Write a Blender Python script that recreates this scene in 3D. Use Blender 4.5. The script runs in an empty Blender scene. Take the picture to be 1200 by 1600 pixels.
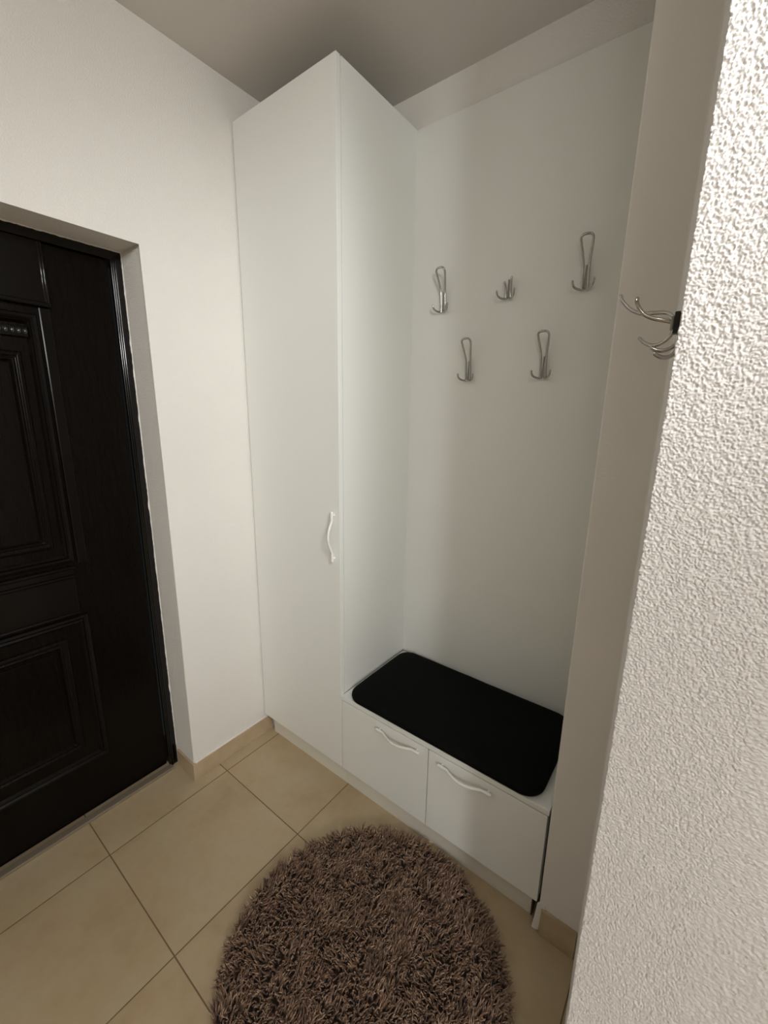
import bpy, bmesh, math, random
from mathutils import Vector, Matrix, noise
random.seed(7)
C = bpy.context.scene.collection
sc = bpy.context.scene

# ------------------------------------------------------------------ camera
yaw, pitch, roll = 0.6519, -0.2262, 0.0157
fw = Vector((-math.sin(yaw)*math.cos(pitch), math.cos(yaw)*math.cos(pitch), math.sin(pitch)))
r0 = fw.cross(Vector((0, 0, 1))).normalized(); u0 = r0.cross(fw)
rt = r0*math.cos(roll) + u0*math.sin(roll); up = -r0*math.sin(roll) + u0*math.cos(roll)
CAM = Vector((1.4896, -1.0363, 1.491))
cd = bpy.data.cameras.new('camera'); cam = bpy.data.objects.new('camera', cd); C.objects.link(cam)
cd.sensor_fit = 'VERTICAL'; cd.sensor_height = 32.0; cd.sensor_width = 24.0
cd.lens = 653.4588/1600*32.0; cd.clip_start = 0.02
cam.matrix_world = Matrix.Translation(CAM) @ Matrix((rt, up, -fw)).transposed().to_4x4()
sc.camera = cam

# ------------------------------------------------------------------ light
w = bpy.data.worlds.new('world'); sc.world = w; w.use_nodes = True
w.node_tree.nodes['Background'].inputs[0].default_value = (0.9, 0.95, 1, 1)
w.node_tree.nodes['Background'].inputs[1].default_value = 0.05
sc.view_settings.view_transform = 'Standard'; sc.view_settings.look = 'None'
sc.view_settings.gamma = 1; sc.view_settings.use_curve_mapping = False
sc.view_settings.exposure = 0.0

def point(name, loc, power, radius, col):
    l = bpy.data.lights.new(name, 'POINT'); l.energy = power; l.shadow_soft_size = radius; l.color = col
    o = bpy.data.objects.new(name, l); C.objects.link(o); o.location = loc; return o
point('near_ceiling_lamp', (1.75, -1.1, 2.3), 9.2, .14, (1.0, .99, .99))
point('far_room_lamp', (4.2, -3.4, 2.3), 155, .2, (1.0, 1.0, 1.0))
l = bpy.data.lights.new('ceiling_spot', 'SPOT'); l.energy = 146; l.spot_size = math.radians(52); l.spot_blend = 1
l.shadow_soft_size = .23; l.color = (1.0, 1.0, 1.0)
o = bpy.data.objects.new('ceiling_spot', l); C.objects.link(o); o.location = (2.48, -1.07, 2.5)
o.rotation_euler = (Vector((.2, -.15, 1.45)) - Vector(o.location)).to_track_quat('-Z', 'Y').to_euler()

# ------------------------------------------------------------------ dimensions (metres)
H = 2.6035; HC = 2.4811; W1 = 0.5043; W2 = 1.2957; D = 0.4166; HB = 0.4306; ZP = 0.100
YD = -0.3504; HD = 2.0027; RV = 0.149; YC = -0.42; XC = 1.4427; X3 = 1.403

# ------------------------------------------------------------------ materials
def mat(name, col=(.8, .8, .8), rough=.5, metal=0, spec=.5, coat=0):
    m = bpy.data.materials.new(name); m.use_nodes = True
    b = m.node_tree.nodes['Principled BSDF']
    b.inputs['Base Color'].default_value = (*col, 1); b.inputs['Roughness'].default_value = rough
    b.inputs['Metallic'].default_value = metal; b.inputs['Specular IOR Level'].default_value = spec
    b.inputs['Coat Weight'].default_value = coat; b.inputs['Coat Roughness'].default_value = .05
    return m
def nd(m, t, **k):
    n = m.node_tree.nodes.new(t)
    for a, v in k.items(): setattr(n, a, v)
    return n
def lk(m, a, b): m.node_tree.links.new(a, b)
def pos(m): return nd(m, 'ShaderNodeNewGeometry').outputs['Position']
def tnoise(m, scale, detail=3, rough=.5, vec=None):
    n = nd(m, 'ShaderNodeTexNoise'); n.inputs['Scale'].default_value = scale
    n.inputs['Detail'].default_value = detail; n.inputs['Roughness'].default_value = rough
    lk(m, vec or nd(m, 'ShaderNodeTexCoord').outputs['Object'], n.inputs['Vector']); return n.outputs['Fac']
def ramp(m, fac, stops):
    r = nd(m, 'ShaderNodeValToRGB'); e = r.color_ramp.elements
    while len(e) < len(stops): e.new(.5)
    for i, (p, c) in enumerate(stops): e[i].position = p; e[i].color = (*c, 1)
    lk(m, fac, r.inputs[0]); return r.outputs[0]
def bump(m, h, strength, dist):
    b = nd(m, 'ShaderNodeBump'); b.inputs['Strength'].default_value = strength; b.inputs['Distance'].default_value = dist
    lk(m, h, b.inputs['Height']); lk(m, b.outputs[0], m.node_tree.nodes['Principled BSDF'].inputs['Normal']); return b
BS = lambda m: m.node_tree.nodes['Principled BSDF']

def plaster(name, col, grain, dist, strength=1.0, blot=.02):
    m = mat(name, col, .85, spec=.25)
    a = tnoise(m, grain, 2, .5); r = ramp(m, a, [(.35, (0, 0, 0)), (.62, (1, 1, 1))])
    bump(m, r, strength, dist)
    b = tnoise(m, 2.0, 3)
    c2 = tuple(c*(1-blot*2) for c in col)
    lk(m, ramp(m, b, [(.35, c2), (.65, col)]), BS(m).inputs['Base Color'])
    return m
M_wall = plaster('white_fine_plaster', (.85, .83, .785), 230, .0012, .45)
M_wall2 = plaster('white_smooth_paint', (.85, .82, .775), 150, .0005, .25)
M_rough = plaster('white_rough_plaster', (.82, .80, .775), 210, .0006, .5)
M_ceil = plaster('ceiling_paint', (.72, .69, .65), 90, .0004, .2)
M_lam = mat('white_laminate', (.86, .875, .835), .38, spec=.4)
bump(M_lam, tnoise(M_lam, 260, 2), .05, .0004)
M_edge = mat('white_edge_banding', (.83, .83, .79), .35)
M_handle = mat('white_enamel', (.9, .9, .86), .22)
M_plinth = mat('cream_plinth_board', (.76, .73, .64), .45)
M_gap = mat('dark_brown_gap', (.09, .045, .02), .8)
M_chrome = mat('brushed_nickel', (.50, .485, .455), .15, metal=1)
M_steel = mat('satin_plate', (.30, .29, .27), .35, metal=1)
M_black = mat('black_plastic', (.008, .008, .008), .4)
M_thr = mat('threshold_strip', (.30, .25, .19), .35, metal=.3)
M_bead = mat('polished_black_lacquer', (.02, .02, .02), .08, coat=1)

M_door = mat('dark_wenge_lacquer', (.004, .003, .002), .22, spec=.12, coat=0)
M_mold = mat('dark_gloss_lacquer', (.004, .003, .0025), .2, spec=.2)
M_frame = mat('dark_frame_lacquer', (.003, .0022, .002), .12, spec=.5)
g = nd(M_door, 'ShaderNodeTexWave'); g.inputs['Scale'].default_value = 14; g.inputs['Distortion'].default_value = 6; g.bands_direction = 'Y'
lk(M_door, nd(M_door, 'ShaderNodeTexCoord').outputs['Object'], g.inputs['Vector'])
lk(M_door, ramp(M_door, g.outputs['Fac'], [(0, (.0042, .003, .0022)), (1, (.0052, .0036, .0028))]), BS(M_door).inputs['Base Color'])

M_cush = mat('black_leatherette', (.0035, .004, .0035), .7, spec=.08)
bump(M_cush, tnoise(M_cush, 600, 2), .2, .0005)

# floor tiles 45 cm, thin grout
TX0, TY0, TS = 0.063, -0.2454, 0.4493
M_tile = mat('beige_floor_tile', (.5, .4, .27), .36, spec=.45)
def floor_nodes(m):
    p = pos(m); s = nd(m, 'ShaderNodeSeparateXYZ'); lk(m, p, s.inputs[0])
    def mth(op, a, b=None):
        n = nd(m, 'ShaderNodeMath', operation=op)
        for i, v in enumerate((a, b)):
            if v is None: continue
            if isinstance(v, (int, float)): n.inputs[i].default_value = v
            else: lk(m, v, n.inputs[i])
        return n.outputs[0]
    ds, ids = [], []
    for ax, o in ((0, TX0), (1, TY0)):
        t = mth('DIVIDE', mth('SUBTRACT', s.outputs[ax], o), TS)
        fr = mth('FRACT', t)
        ds.append(mth('MULTIPLY', mth('MINIMUM', fr, mth('SUBTRACT', 1.0, fr)), TS)); ids.append(mth('FLOOR', t))
    dm = mth('MINIMUM', ds[0], ds[1])
    seam = nd(m, 'ShaderNodeMapRange'); seam.interpolation_type = 'SMOOTHSTEP'
    seam.inputs['From Min'].default_value = .0011; seam.inputs['From Max'].default_value = .0024
    lk(m, dm, seam.inputs['Value'])
    cid = mth('ADD', mth('MULTIPLY', ids[0], 3.7), mth('MULTIPLY', ids[1], 9.1))
    off = nd(m, 'ShaderNodeCombineXYZ'); lk(m, cid, off.inputs[2])
    va = nd(m, 'ShaderNodeVectorMath', operation='ADD'); lk(m, p, va.inputs[0]); lk(m, off.outputs[0], va.inputs[1])
    n1 = tnoise(m, 4.2, 5, .6, va.outputs[0]); n2 = tnoise(m, 30, 3, .6, va.outputs[0])
    col = ramp(m, n1, [(.30, (.440, .325, .195)), (.5, (.525, .415, .260)), (.70, (.545, .455, .305))])
    col2 = ramp(m, n2, [(.3, (.94, .93, .92)), (.7, (1, 1, 1))])
    mx = nd(m, 'ShaderNodeMix', data_type='RGBA', blend_type='MULTIPLY'); mx.inputs[0].default_value = 1
    lk(m, col, mx.inputs[6]); lk(m, col2, mx.inputs[7])
    mg = nd(m, 'ShaderNodeMix', data_type='RGBA'); lk(m, seam.outputs[0], mg.inputs[0])
    mg.inputs[6].default_value = (.19, .135, .075, 1); lk(m, mx.outputs[2], mg.inputs[7])
    lk(m, mg.outputs[2], BS(m).inputs['Base Color'])
    rr = nd(m, 'ShaderNodeMapRange'); rr.inputs['To Min'].default_value = .9; rr.inputs['To Max'].default_value = .34
    lk(m, seam.outputs[0], rr.inputs['Value']); lk(m, rr.outputs[0], BS(m).inputs['Roughness'])
    bump(m, seam.outputs[0], .6, .0012)
floor_nodes(M_tile)
M_skirt = mat('beige_skirting_tile', (.5, .4, .27), .36)
lk(M_skirt, ramp(M_skirt, tnoise(M_skirt, 9, 4, .6), [(.35, (.46, .34, .21)), (.65, (.54, .43, .28))]), BS(M_skirt).inputs['Base Color'])

M_pile = mat('brown_shag_yarn', (.1, .06, .04), .95, spec=.1)
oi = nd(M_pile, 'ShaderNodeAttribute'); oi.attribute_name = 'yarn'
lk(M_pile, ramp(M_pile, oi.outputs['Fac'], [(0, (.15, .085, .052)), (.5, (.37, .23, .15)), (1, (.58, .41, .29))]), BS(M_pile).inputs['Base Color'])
BS(M_pile).inputs['Sheen Weight'].default_value = .25
M_back = mat('brown_rug_backing', (.05, .03, .02), .95)

# ------------------------------------------------------------------ helpers
def obj(name, bm, m, parent=None, smooth=False, bevel=0, seg=2, angle=30):
    bmesh.ops.recalc_face_normals(bm, faces=bm.faces)
    me = bpy.data.meshes.new(name); bm.to_mesh(me); bm.free()
    me.materials.append(m)
    if smooth:
        for p in me.polygons: p.use_smooth = True
    o = bpy.data.objects.new(name, me); C.objects.link(o)
    if parent: o.parent = parent; o.matrix_parent_inverse = Matrix.Identity(4)
    if bevel:
        b = o.modifiers.new('bevel', 'BEVEL'); b.width = bevel; b.segments = seg; b.limit_method = 'ANGLE'; b.angle_limit = math.radians(angle)
        b.harden_normals = False
    return o
def box(bm, x0, x1, y0, y1, z0, z1):
    v = [bm.verts.new((x, y, z)) for z in (z0, z1) for y in (y0, y1) for x in (x0, x1)]
    for f in ((0, 2, 3, 1), (4, 5, 7, 6), (0, 1, 5, 4), (2, 6, 7, 3), (0, 4, 6, 2), (1, 3, 7, 5)):
        bm.faces.new([v[i] for i in f])
    return v
def bx(*a):
    bm = bmesh.new(); box(bm, *a); return bm
def prism(bm, pts, axis, a, b):
    """pts: 2-D outline; axis 0: pts=(y,z) extruded in x; 2: pts=(x,y) extruded in z; 1: pts=(x,z) extruded in y"""
    def P(p, t): return {0: (t, p[0], p[1]), 1: (p[0], t, p[1]), 2: (p[0], p[1], t)}[axis]
    A = [bm.verts.new(P(p, a)) for p in pts]; B = [bm.verts.new(P(p, b)) for p in pts]
    bm.faces.new(A); bm.faces.new(B[::-1]); n = len(pts)
    for i in range(n): bm.faces.new((A[i], B[i], B[(i+1) % n], A[(i+1) % n]))
def struct(name, bm, m, **k):
    o = obj(name, bm, m, **k)
    o['kind'] = 'structure'; return o
def empty(name, loc):
    o = bpy.data.objects.new(name, None); C.objects.link(o); o.location = loc; o.empty_display_size = .05; return o
def tag(o, label, cat, group=None):
    o['label'] = label; o['category'] = cat
    if group: o['group'] = group
    return o
def tube(bm, pts, rad, n=10, up=Vector((0, 1, 0)), sub=6):
    """smooth tube through pts; rad = list of (a, b) half widths (b along 'up') or scalars"""
    pts = [Vector(p) for p in pts]
    R = [r if isinstance(r, tuple) else (r, r) for r in (rad if isinstance(rad, list) else [rad]*len(pts))]
    P, RR = [], []
    for i in range(len(pts)-1):
        p0 = pts[max(i-1, 0)]; p1 = pts[i]; p2 = pts[i+1]; p3 = pts[min(i+2, len(pts)-1)]
        for s in range(sub):
            t = s/sub
            P.append(.5*((2*p1) + (p2-p0)*t + (2*p0-5*p1+4*p2-p3)*t*t + (3*p1-p0-3*p2+p3)*t**3))
            RR.append((R[i][0]*(1-t)+R[i+1][0]*t, R[i][1]*(1-t)+R[i+1][1]*t))
    P.append(pts[-1]); RR.append(R[-1])
    rings = []
    for i, p in enumerate(P):
        t = (P[min(i+1, len(P)-1)] - P[max(i-1, 0)]).normalized()
        s = t.cross(up)
        if s.length < 1e-3: s = t.cross(Vector((.3, .2, 1)))
        s.normalize(); b = s.cross(t).normalized()
        rings.append([bm.verts.new(p + s*RR[i][0]*math.cos(2*math.pi*k/n) + b*RR[i][1]*math.sin(2*math.pi*k/n)) for k in range(n)])
    for a, b in zip(rings, rings[1:]):
        for k in range(n): bm.faces.new((a[k], a[(k+1) % n], b[(k+1) % n], b[k]))
    for rg, q in ((rings[0], P[0]), (rings[-1], P[-1])):
        # rounded end cap
        t = (q - (P[1] if rg is rings[0] else P[-2])).normalized()
        rr = RR[0] if rg is rings[0] else RR[-1]
        r2 = [bm.verts.new(q + (v.co-q)*.7 + t*min(rr)*.6) for v in rg]
        for k in range(n): bm.faces.new((rg[k], rg[(k+1) % n], r2[(k+1) % n], r2[k]))
        c = bm.verts.new(q + t*min(rr)*.9)
        for k in range(n): bm.faces.new((r2[k], r2[(k+1) % n], c))

# ------------------------------------------------------------------ structure
XR, YB = 4.6, -4.6
struct('floor', bx(-.35, XR+.1, YB-.1, .6, -.12, 0), M_tile)
struct('ceiling', bx(-.35, XR+.1, YB-.1, .6, H, H+.12), M_ceil)
# door wall with the opening; its face is at x = 0
bm = bmesh.new(); YE = YD - .95
prism(bm, [(YB, 0), (YE, 0), (YE, HD), (YD, HD), (YD, 0), (.5, 0), (.5, H), (YB, H)], 0, -.33, 0)
bm.edges.ensure_lookup_table()
ed = [e for e in bm.edges if all(abs(v.co.x) < 1e-5 for v in e.verts) and
      ((abs(e.verts[0].co.y-e.verts[1].co.y) < 1e-5 and e.verts[0].co.y in (YE, YD) or
        all(abs(v.co.y-YD) < 1e-4 or abs(v.co.y-YE) < 1e-4 for v in e.verts)))]
bmesh.ops.bevel(bm, geom=ed, offset=.006, segments=3, affect='EDGES', profile=.5)
# ragged plaster lip where the reveal meets the door frame
def lip(bm, n, fn):
    prev = None
    for i in range(n+1):
        t = i/n
        wv = .0012 + .0035*max(0, noise.noise(Vector((t*37, fn(0, 0)[2], 1)))) + .0012*random.random()
        a, b, c, d = (bm.verts.new(fn(t, q)) for q in (-.002, wv, wv*.6, -.002))
        b.co.x += .001; c.co.x += .004; d.co.x += .006
        if prev:
            for u, v, U, V in ((prev[0], prev[1], a, b), (prev[1], prev[2], b, c), (prev[2], prev[3], c, d)): bm.faces.new((u, v, V, U))
        prev = (a, b, c, d)
lip(bm, 260, lambda t, q: (-RV, YD-q, .09+t*(HD-.09)))
lip(bm, 160, lambda t, q: (-RV, YD-t*.95, HD-q))
struct('wall_left', bm, M_wall)
struct('wall_back', bx(0, 1.35, D+.016, D+.14, 0, H), M_wall)
# wall block on the right of the niche: niche cheek, narrow front strip, side face
bm = bmesh.new()
prism(bm, [(W2, .56), (W2, 0), (X3, 0), (XC+.0008, YC+.004), (1.7, YC+.004), (1.7, .56)], 2, 0, H)
struct('wall_niche', bm, M_wall2, bevel=.003)
# rough plaster wall nearest the camera, real relief near the corner
bm = bmesh.new()
def axis(parts):
    out = []
    for a, b, st in parts:
        n = max(1, round((b-a)/st)); out += [a+(b-a)*i/n for i in range(n)]
    return out + [parts[-1][1]]
xs = axis([(XC, 1.58, .0009), (1.58, 1.70, .0016), (1.70, XR, .1)])
zs = axis([(0, .42, .05), (.42, .85, .0018), (.85, 1.95, .0010), (1.95, H, .05)])
def relief(x, z):
    v = Vector((x*450, z*450, 3.1))
    a = noise.noise(v + Vector((noise.noise(v*.6), noise.noise(v*.6+Vector((9, 9, 9))), 0))*1.0)
    b = noise.noise(v*.42)
    c = noise.noise(v*2.3)
    h = max(-.42, min(.3, a + .4*b)) + .18*c
    return h*.0034
rows = []
for z in zs:
    row = []
    for x in xs:
        dense = 1.0 if (x <= 1.70 and .42 < z < 1.95) else .0
        row.append(bm.verts.new((x + (noise.noise(Vector((x*10, z*230, 7)))*.0014*dense if x == XC else 0), YC - (.001 + relief(x, z))*dense, z)))
    rows.append(row)
for ra, rb in zip(rows, rows[1:]):
    for i in range(len(xs)-1): bm.faces.new((ra[i], ra[i+1], rb[i+1], rb[i]))
# rounded return behind the corner and closing faces
back = []
for k, rw in enumerate(rows):
    v = rw[0].co
    a = bm.verts.new((v.x - .0006, YC + .003, v.z)); b = bm.verts.new((XC + .0005, YC + .006, v.z)); back.append((rw[0], a, b))
for p, q in zip(back, back[1:]):
    bm.faces.new((p[0], p[1], q[1], q[0])); bm.faces.new((p[1], p[2], q[2], q[1]))
box(bm, XC+.0006, XR, YC+.006, .56, 0, H)
o = struct('wall_right', bm, M_rough, smooth=True)
M_hall = plaster('hall_low_bounce_tone', (.30, .28, .25), 150, .0005, .25)  # unseen hall walls, colour set dark to cut bounce light
struct('wall_hall_end', bx(XR, XR+.12, YB, .6, 0, H), M_hall)
struct('wall_hall_back', bx(-.33, XR+.1, YB-.12, YB, 0, H), M_hall)

# skirting tiles
bm = bmesh.new()
prism(bm, [(-.0001, .040), (.008, .040), (.008, YD-.008), (-.128, YD-.008), (-.128, YD+.0001), (-.0001, YD+.0001)], 2, 0, .078)
struct('baseboard_left', bm, M_skirt, bevel=.0012)
struct('trim_1', bx(-.0005, .0062, YD+.004, .040, .078, .0825), M_wall2, bevel=.001)      # plaster bead on the skirting
bm = bmesh.new()
prism(bm, [(1.304, -.0085), (X3-.001, -.0085), (X3-.001, 0.0), (1.304, 0.0)], 2, 0, .094)
struct('baseboard_niche', bm, M_skirt, bevel=.0012)
# plaster smear left unpainted at the end of the skirting
bm = bmesh.new()
pts = [(1.281, .0), (1.296, .0), (1.302, .008), (1.305, .04), (1.3095, .090), (1.317, .098), (1.312, .106), (1.298, .112), (1.290, .10), (1.286, .04)]
prism(bm, pts, 1, -.0035, .002)
struct('trim_2', bm, M_wall2, bevel=.003)
struct('trim_3', bx(-.149, -.122, YE, YD-.03, 0, .012), M_thr, bevel=.002)               # threshold strip

# ------------------------------------------------------------------ entrance door (set in the opening, in the wall plane x = -RV)
YM = (YD+YE)/2
door = empty('door_1', (-RV, YM, 0)); door['kind'] = 'structure'
def dobj(name, bm, m=M_door, **k):
    bmesh.ops.translate(bm, vec=(RV, -YM, 0), verts=bm.verts)
    return obj(name, bm, m, door, **k)
bm = bmesh.new(); fx = -RV
prism(bm, [(YD+.0, 0), (YD+.0, HD), (YE, HD), (YE, 0), (YE+.030, 0), (YE+.030, HD-.028), (YD-.030, HD-.028), (YD-.030, 0)], 0, fx-.10, fx)
for s, y in ((-1, YD-.030), (1, YE+.030)):
    for k in range(3):
        a = y + s*.0035 - s*k*.0062
        tube(bm, [(fx+.001, a, .0), (fx+.001, a, 1.0), (fx+.001, a, HD-.03)], .0026, n=10, sub=1)
dobj('door_frame', bm, M_frame, bevel=.002)
lf = bmesh.new(); y0, y1 = YE+.033, YD-.040
box(lf, fx-.05, fx-.012, y0, y1, .014, HD-.030)
leaf = dobj('door_leaf', lf, bevel=.002)
def molding(bm, a, b, c, d, x, r=.007, inner=True):
    """rectangular picture-frame moulding y a..b, z c..d"""
    prof = [(0, 0), (.004, .008), (.012, .010), (.018, .005), (.024, .009), (.032, .0)]
    rings = []
    for off, h in prof:
        rings.append([bm.verts.new((x+h, yy, zz)) for yy, zz in ((a-off, c+off) if False else (a+off, c+off), (b-off, c+off), (b-off, d-off), (a+off, d-off))])
    for p, q in zip(rings, rings[1:]):
        for k in range(4): bm.faces.new((p[k], p[(k+1) % 4], q[(k+1) % 4], q[k]))
YA, YBb = -.568, YM*2+.568
lx = fx-.012
# raised cap board at the top with a lip below it
bm = bmesh.new(); box(bm, lx, lx+.016, YBb, YA, 1.800, 1.972)
cap = dobj('cap_board', bm, M_mold, bevel=.004, seg=3)
bm = bmesh.new()
for k in (0, .0065): tube(bm, [(lx+.014, YA-.003-k, 1.806), (lx+.014, YA-.003-k, 1.89), (lx+.014, YA-.003-k, 1.968)], .0035, n=12, sub=1)  # thin tubes added so the cap edge catches a highlight line
b = dobj('cap_highlight_tubes', bm, M_frame, smooth=True); b.parent = cap
bm = bmesh.new(); box(bm, lx, lx+.022, YBb-.003, YA+.003, 1.792, 1.806)
dobj('cap_lip', bm, M_mold, bevel=.005, seg=3)
# upper panel: stiles, recessed field, moulding and bead row
bm = bmesh.new()
for a, b in ((YA-.030, YA), (YBb, YBb+.030)): box(bm, lx, lx+.010, a, b, .985, 1.792)
dobj('panel_stile', bm, M_mold, bevel=.004)
bm = bmesh.new(); molding(bm, YBb+.034, YA-.034, .990, 1.770, lx)
dobj('upper_panel_moulding', bm, M_mold)
bm = bmesh.new(); molding(bm, YBb+.085, YA-.085, 1.05, 1.66, lx)
box(bm, lx, lx+.006, YBb+.12, YA-.12, 1.085, 1.625)
dobj('upper_panel', bm, bevel=.002)
bar = bmesh.new(); box(bar, lx, lx+.012, YBb+.064, YA-.064, 1.700, 1.730)
bar = dobj('bead_rail', bar, M_mold, bevel=.003)
y = YA-.070
while y > YBb+.07:
    s = bmesh.new(); bmesh.ops.create_uvsphere(s, u_segments=14, v_segments=10, radius=.0062, matrix=Matrix.Translation((lx+.012, y, 1.716)) @ Matrix.Diagonal((1, 1, 1.3, 1)))
    b = dobj('bead', s, M_bead, smooth=True); b.parent = bar
    y -= .0148
# middle rail with three mouldings
bm = bmesh.new(); box(bm, lx, lx+.008, YBb, YA-.045, .815, .975)
for z in (.975, .945, .812): tube(bm, [(lx+.008, YBb, z), (lx+.008, YM, z), (lx+.008, YA-.045, z)], (.0065 if z > .9 else .005), n=12, sub=1, up=Vector((0, 0, 1)))
dobj('middle_rail', bm, M_mold, bevel=.003)
bm = bmesh.new(); molding(bm, YBb+.02, -.588, .218, .80, lx)
dobj('lower_panel_moulding', bm, M_mold)
bm = bmesh.new(); molding(bm, YBb+.09, -.658, .29, .73, lx); box(bm, lx, lx+.006, YBb+.13, -.70, .33, .69)
dobj('lower_panel', bm, bevel=.002)

# ------------------------------------------------------------------ tall cabinet
cab = tag(empty('tall_cabinet', (.25, .2, 0)), 'tall narrow white laminate cabinet with one door, standing in the corner beside the bench', 'cabinet')
def cobj(root, name, bm, m, **k):
    bmesh.ops.translate(bm, vec=-root.location, verts=bm.verts)
    return obj(name, bm, m, root, **k)
E_ = .0185
cobj(cab, 'side_panel', bx(W1-.018, W1+.0005, E_+.0028, D-.0002, HB+.0015, HC-.001), M_lam, bevel=.0006)
cobj(cab, 'carcass', bx(.014, W1-.0185, E_+.0035, D-.001, ZP-.004, HC-.002), M_lam, bevel=.0006)
dr = cobj(cab, 'door', bx(.0055, W1-.0005, 0, E_, ZP+.0, HC), M_lam, bevel=.0011, seg=3)
cobj(cab, 'plinth', bx(.034, W1-.001, .030, .046, 0, ZP-.0045), M_plinth)
cobj(cab, 'plinth_gap', bx(.0295, .0335, .034, .046, 0, ZP-.0045), M_gap)

def handle_mesh(L=.180, arch=.020):
    """bow handle along local z, standing off in -y; origin at its middle on the door face"""
    bm = bmesh.new(); h = L/2
    pts = [(0, -.011, -h), (0, -.0115, -h+.014), (0, -.0125, -h+.030), (0, -.019, -h*.50), (0, -.011-arch*.83, -h*.25), (0, -.011-arch, 0),
           (0, -.011-arch*.83, h*.25), (0, -.019, h*.50), (0, -.0125, h-.030), (0, -.0115, h-.014), (0, -.011, h)]
    rad = [(.0052, .0060), (.0052, .0060), (.0042, .0056), (.0040, .0052), (.0038, .0048), (.0038, .0048), (.0038, .0048), (.0040, .0052), (.0042, .0056), (.0052, .0060), (.0052, .0060)]
    # side axis of the tube is x because 'up' = x
    tube(bm, pts, rad, n=14, up=Vector((1, 0, 0)), sub=5)
    for s in (-1, 1):
        tube(bm, [(0, -.0005, s*(h-.010)), (0, -.006, s*(h-.010)), (0, -.0105, s*(h-.011))], [.0042, .0040, .0040], n=12, sub=2, up=Vector((0, 0, 1)))
    return bm
hb = handle_mesh(); bmesh.ops.translate(hb, vec=Vector((.476, -.0, 1.066)) - cab.location, verts=hb.verts)
hd = obj('handle', hb, M_handle, dr, smooth=True)

# ------------------------------------------------------------------ shoe bench
X0, X1 = W1+.0015, 1.289
ben = tag(empty('shoe_bench', (.9, .2, 0)), 'low white laminate bench box with two drawer fronts under the black cushion', 'bench')
cobj(ben, 'bench_top', bx(X0, X1+.003, 0, D-.001, HB-.018, HB), M_lam, bevel=.0012, seg=3)
cobj(ben, 'carcass', bx(X0+.001, X1-.002, E_+.012, D-.002, ZP-.004, HB-.0185), M_lam, bevel=.0006)
XM = .9005
cobj(ben, 'plinth', bx(W1+.0, 1.268, .030, .046, 0, ZP-.0045), M_plinth)
cobj(ben, 'plinth_gap', bx(1.2685, 1.2725, .028, .046, 0, ZP-.0045), M_gap)
hm = None
for a, b, hx in ((X0+.0022, XM-.0019, .778), (XM+.0019, X1-.001, 1.036)):
    f = cobj(ben, 'drawer_front', bx(a, b, 0, E_, ZP, HB-.0215), M_lam, bevel=.0011, seg=3)
    h = handle_mesh(); bmesh.ops.rotate(h, cent=(0, 0, 0), matrix=Matrix.Rotation(math.pi/2, 3, 'Y'), verts=h.verts)
    bmesh.ops.translate(h, vec=Vector((hx, 0, .383)) - ben.location, verts=h.verts)
    obj('handle', h, M_handle, f, smooth=True)

# ------------------------------------------------------------------ laminate back panel behind the hooks
pn = bx(W1-.010, W2-.001, D, D+.0155, HB+.001, HC)
pn = obj('back_panel', pn, M_lam, bevel=.001)
tag(pn, 'plain white laminate panel covering the niche wall behind the coat hooks', 'panel')

# ------------------------------------------------------------------ cushion
def cushion():
    bm = bmesh.new(); x0, x1, y0, y1 = .528, 1.262, -.004, .398; Rc = .062; cx, cy = (x0+x1)/2, (y0+y1)/2
    prof = [(.010, 0), (.002, .004), (0, .011), (.001, .018), (.006, .025), (.015, .0295), (.030, .0315), (.06, .0330)]
    outl = []
    for (ax, ay, a0) in ((x1-Rc, y1-Rc, 0), (x0+Rc, y1-Rc, 90), (x0+Rc, y0+Rc, 180), (x1-Rc, y0+Rc, 270)):
        for k in range(13):
            t = math.radians(a0+90*k/12); outl.append((ax, ay, math.cos(t), math.sin(t)))
    # densify long sides
    rings = []
    for ins, z in prof:
        ring = []
        for i, (ax, ay, c, s) in enumerate(outl):
            r = max(Rc-ins, .006)
            px, py = ax+c*r, ay+s*r
            if ins > Rc-.006: pass
            ring.append((px, py, z))
        full = []
        n = len(ring)
        for i in range(n):
            p, q = ring[i], ring[(i+1) % n]; full.append(p)
            dd = math.hypot(p[0]-q[0], p[1]-q[1])
            if dd > .05:
                m = 14
                for k in range(1, m): full.append(tuple(p[j]+(q[j]-p[j])*k/m for j in range(3)))
        rings.append([bm.verts.new((x, y, HB+.0008+zz + (.0012*noise.noise(Vector((x*14, y*14, 0))) if zz > .02 else 0))) for x, y, zz in full])
    bm.faces.new(rings[0][::-1])
    for a, b in zip(rings, rings[1:]):
        for k in range(len(a)): bm.faces.new((a[k], a[(k+1) % len(a)], b[(k+1) % len(a)], b[k]))
    bm.faces.new(rings[-1])
    return bm
cu = obj('seat_cushion', cushion(), M_cush, smooth=True)
tag(cu, 'flat black padded seat cushion with rounded corners lying on the white bench', 'cushion')

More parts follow.
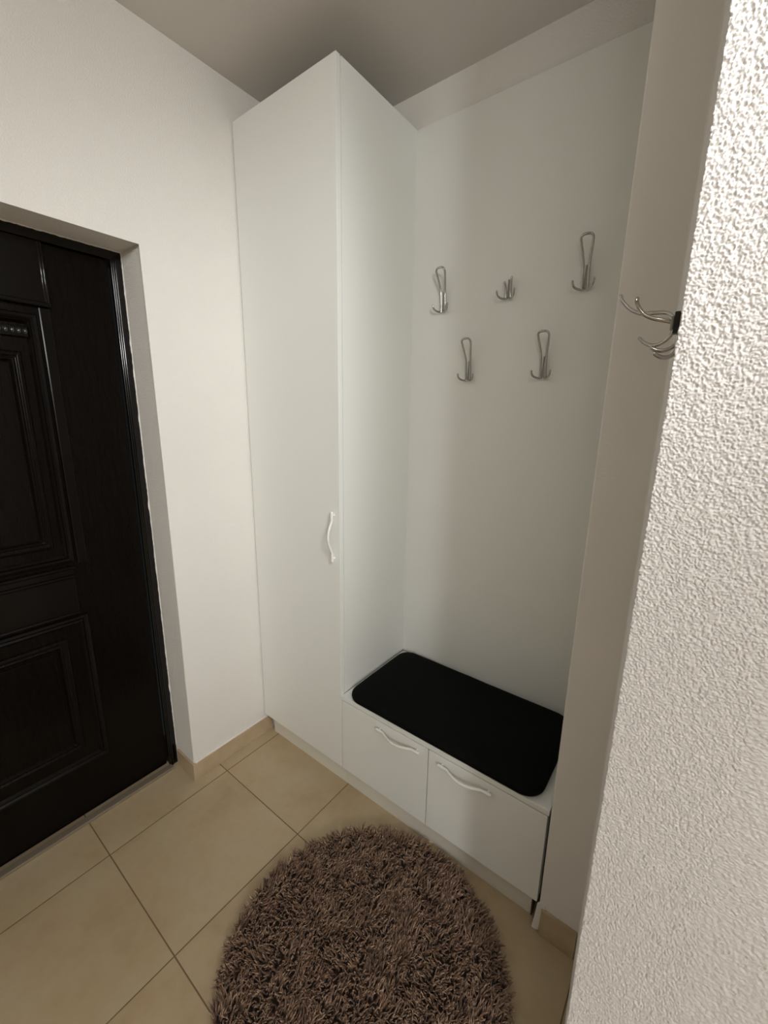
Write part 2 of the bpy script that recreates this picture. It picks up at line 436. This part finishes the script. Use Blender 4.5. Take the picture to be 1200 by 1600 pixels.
# ------------------------------------------------------------------ coat hooks on the panel
def hook_thing(x, z, label, cut=False):
    """z = bottom of the hook. local frame: panel face at y=0, hook comes out in -y"""
    t = tag(empty('coat_hook', (x, D, z)), label, 'hook', 'chrome wire coat hooks on the niche panel')
    p = bmesh.new(); box(p, -.0044, .0044, -.007, 0, .004, .068 if not cut else .060)
    obj('mounting_plate', p, M_steel, t, bevel=.0015)
    r = .0037; rb = bmesh.new()
    if not cut:
        pts = []
        prof = [(.0082, -.009, .000), (.0082, -.011, .020), (.0082, -.014, .045), (.0090, -.018, .072), (.0125, -.027, .098), (.0160, -.036, .120), (.0162, -.042, .1305), (.0110, -.045, .1365), (0, -.046, .138)]
        pts = [(-a, b, c) for a, b, c in prof] + [(a, b, c) for a, b, c in prof[-2::-1]]
        tube(rb, pts, r, n=10, sub=5, up=Vector((.05, -1, .35)))
        obj('wire_loop', rb, M_chrome, t, smooth=True)
    else:
        for s, top in ((-1, .050), (1, .0615)):
            rb = bmesh.new()
            tube(rb, [(s*.0082, -.009, 0), (s*.0082, -.010, .02), (s*.0090, -.013, .035), (s*.0115, -.018, top)], r, n=10, sub=4, up=Vector((.05, -1, .3)))
            obj('wire_stub', rb, M_chrome, t, smooth=True)
    for s in (-1, 1):
        pb = bmesh.new()
        tube(pb, [(s*.004, -.008, .0015), (s*.010, -.012, .000), (s*.0175, -.019, .0015), (s*.0245, -.027, .0055), (s*.0285, -.033, .0125), (s*.0295, -.035, .0215)],
             [.0034, .0034, .0034, .0033, .0032, .0033], n=10, sub=5, up=Vector((.05, -1, .3)))
        obj('prong', pb, M_chrome, t, smooth=True)
    return t
hook_thing(.646, 1.865, 'wire coat hook at the left end of the upper row, beside the tall cabinet')
hook_thing(.890, 1.875, 'short coat hook with its top loop missing, middle of the upper row', cut=True)
hook_thing(1.127, 1.867, 'wire coat hook highest on the right, at the right end of the upper row')
hook_thing(.762, 1.620, 'wire coat hook in the lower row, nearer to the tall cabinet')
hook_thing(1.0285, 1.618, 'wire coat hook in the lower row, further from the tall cabinet')

# five-pronged hook on the side face of the wall, next to the rough plaster corner
K = (1.0363-.36)/(1.0363-.452)
def sc_(P): return [tuple(CAM + (Vector(p)-CAM)*K) for p in P]
arm1 = [(1.4402, -.452, 1.598), (1.4377, -.45, 1.6013), (1.4325, -.448, 1.6062), (1.4256, -.446, 1.6085), (1.4172, -.444, 1.6094), (1.4068, -.442, 1.6104), (1.3993, -.44, 1.6131), (1.3924, -.438, 1.6176), (1.3859, -.436, 1.6244), (1.3817, -.434, 1.63), (1.3802, -.432, 1.6344)]
arm2 = [(1.4407, -.45, 1.5939), (1.4386, -.452, 1.5956), (1.4326, -.454, 1.5977), (1.4228, -.456, 1.6002), (1.4162, -.458, 1.6028), (1.4111, -.46, 1.6057), (1.407, -.462, 1.6102), (1.4041, -.464, 1.615), (1.4029, -.466, 1.6183), (1.4029, -.468, 1.6208)]
pa = [(1.4402, -.452, 1.5954), (1.4403, -.4502, 1.5913), (1.4393, -.4484, 1.5864), (1.4367, -.4467, 1.5816), (1.4316, -.4449, 1.5769), (1.4252, -.4431, 1.5745), (1.4191, -.4413, 1.575), (1.4134, -.4396, 1.5778), (1.4093, -.4378, 1.5812), (1.4066, -.436, 1.5841)]
pb_ = [(1.4425, -.452, 1.5915), (1.4440, -.452, 1.5881), (1.4452, -.452, 1.5826), (1.4450, -.452, 1.5756), (1.4425, -.452, 1.5706), (1.4374, -.452, 1.5674), (1.4311, -.452, 1.5668), (1.4251, -.452, 1.5688), (1.4215, -.452, 1.5714)]
pc = [(1.4430, -.452, 1.5900), (1.4448, -.452, 1.5844), (1.4458, -.454, 1.5751), (1.4460, -.456, 1.5661), (1.4440, -.458, 1.5617), (1.44, -.46, 1.5587), (1.4347, -.462, 1.5584), (1.4297, -.464, 1.5607), (1.4263, -.466, 1.5634)]
HY = -.360; HX = X3 + (XC-X3)*HY/YC
sh = tag(empty('coat_hook', (HX, HY, 1.61)), 'five-pronged nickel hook jutting left from the edge of the rough plaster wall', 'hook')
def shobj(name, bm, m, **k):
    bmesh.ops.translate(bm, vec=-Vector(sh.location), verts=bm.verts); return obj(name, bm, m, sh, **k)
bm = bmesh.new()
prism(bm, [(HX+.0015, HY-.007), (HX-.0050, HY-.007), (HX-.0056, HY+.006), (HX+.0005, HY+.006)], 2, 1.598, 1.624)
shobj('mounting_block', bm, M_black, bevel=.0012)
bm = bmesh.new(); prism(bm, [(HX-.0048, HY-.0055), (HX-.0085, HY-.0055), (HX-.0090, HY+.005), (HX-.0054, HY+.005)], 2, 1.603, 1.619)
shobj('front_plate', bm, M_steel, bevel=.001)
for nm, P, tipw in (('arm', arm1, 1), ('arm', arm2, 1), ('prong', pa, 0), ('prong', pb_, 0), ('prong', pc, 0)):
    bm = bmesh.new(); n = len(P); Q = sc_(P)
    rad = []
    for i in range(n):
        t = i/(n-1); wd = .0026 + (.0020*max(0, (t-.5)/.5))
        rad.append((.0026, wd))
    tube(bm, Q, rad, n=12, sub=4, up=Vector((.15, 1, .05)))
    shobj(nm, bm, M_chrome, smooth=True)

# ------------------------------------------------------------------ rug
RX, RY, RR_ = .951, -.389, .400
bm = bmesh.new(); n = 96
prism(bm, [(RX+(RR_-.02)*math.cos(2*math.pi*k/n), RY+(RR_-.02)*math.sin(2*math.pi*k/n)) for k in range(n)], 2, .0005, .008)
bmesh.ops.translate(bm, vec=(-RX, -RY, 0), verts=bm.verts)
rug = obj('rug', bm, M_back); rug.location = (RX, RY, 0)
tag(rug, 'round brown shaggy rug lying on the beige tiles in front of the bench', 'rug')
verts, faces, shade = [], [], []
def strand(px, py, lean, az, L, wd, tone, curl):
    SEG = 4; b0 = len(verts)
    p = Vector((px, py, .006)); d = Vector((math.cos(az)*math.sin(lean*.4), math.sin(az)*math.sin(lean*.4), math.cos(lean*.4)))
    for s in range(SEG+1):
        t = s/SEG
        r = wd*(1 - .75*t**2.2)
        ang = lean*(.4+1.0*t); a2 = az + curl*t
        d = Vector((math.cos(a2)*math.sin(ang), math.sin(a2)*math.sin(ang), math.cos(ang)))
        sd = Vector((-math.sin(a2), math.cos(a2), 0)); nn = d.cross(sd)
        for k in range(3):
            th = 2*math.pi*k/3 + t*2.0
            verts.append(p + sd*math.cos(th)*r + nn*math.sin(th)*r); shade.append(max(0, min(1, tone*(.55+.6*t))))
        p = p + d*L/SEG
        p.z = max(p.z, .004)
    for s in range(SEG):
        for k in range(3):
            a = b0+s*3+k; b = b0+s*3+(k+1) % 3
            faces.append((a, b, b+3, a+3))
    faces.append((b0+SEG*3, b0+SEG*3+1, b0+SEG*3+2))
NS = 14500
for i in range(NS):
    rr = math.sqrt(random.random())*(RR_-.012); th = random.random()*2*math.pi
    px, py = rr*math.cos(th), rr*math.sin(th)
    q = Vector((px*9, py*9, 0)); fl = noise.noise(q)*3.0 + noise.noise(q*3)*2.2
    az = fl + random.gauss(0, .7)
    lean = .55 + .35*abs(noise.noise(q*2+Vector((5, 5, 5)))) + random.gauss(0, .22)
    edge = max(0, (rr-(RR_-.06))/.06)
    if edge > 0:
        dv = Vector((math.cos(az), math.sin(az), 0))*(1-.5*edge) + Vector((math.cos(th), math.sin(th), 0))*.9*edge
        az = math.atan2(dv.y, dv.x); lean += .18*edge
    tone = .5 + .35*noise.noise(q*2.5+Vector((3, 1, 2))) + random.gauss(0, .2)
    strand(px, py, max(.1, min(1.25, lean)), az, random.uniform(.024, .036), random.uniform(.0021, .0040), tone, random.gauss(0, .7))
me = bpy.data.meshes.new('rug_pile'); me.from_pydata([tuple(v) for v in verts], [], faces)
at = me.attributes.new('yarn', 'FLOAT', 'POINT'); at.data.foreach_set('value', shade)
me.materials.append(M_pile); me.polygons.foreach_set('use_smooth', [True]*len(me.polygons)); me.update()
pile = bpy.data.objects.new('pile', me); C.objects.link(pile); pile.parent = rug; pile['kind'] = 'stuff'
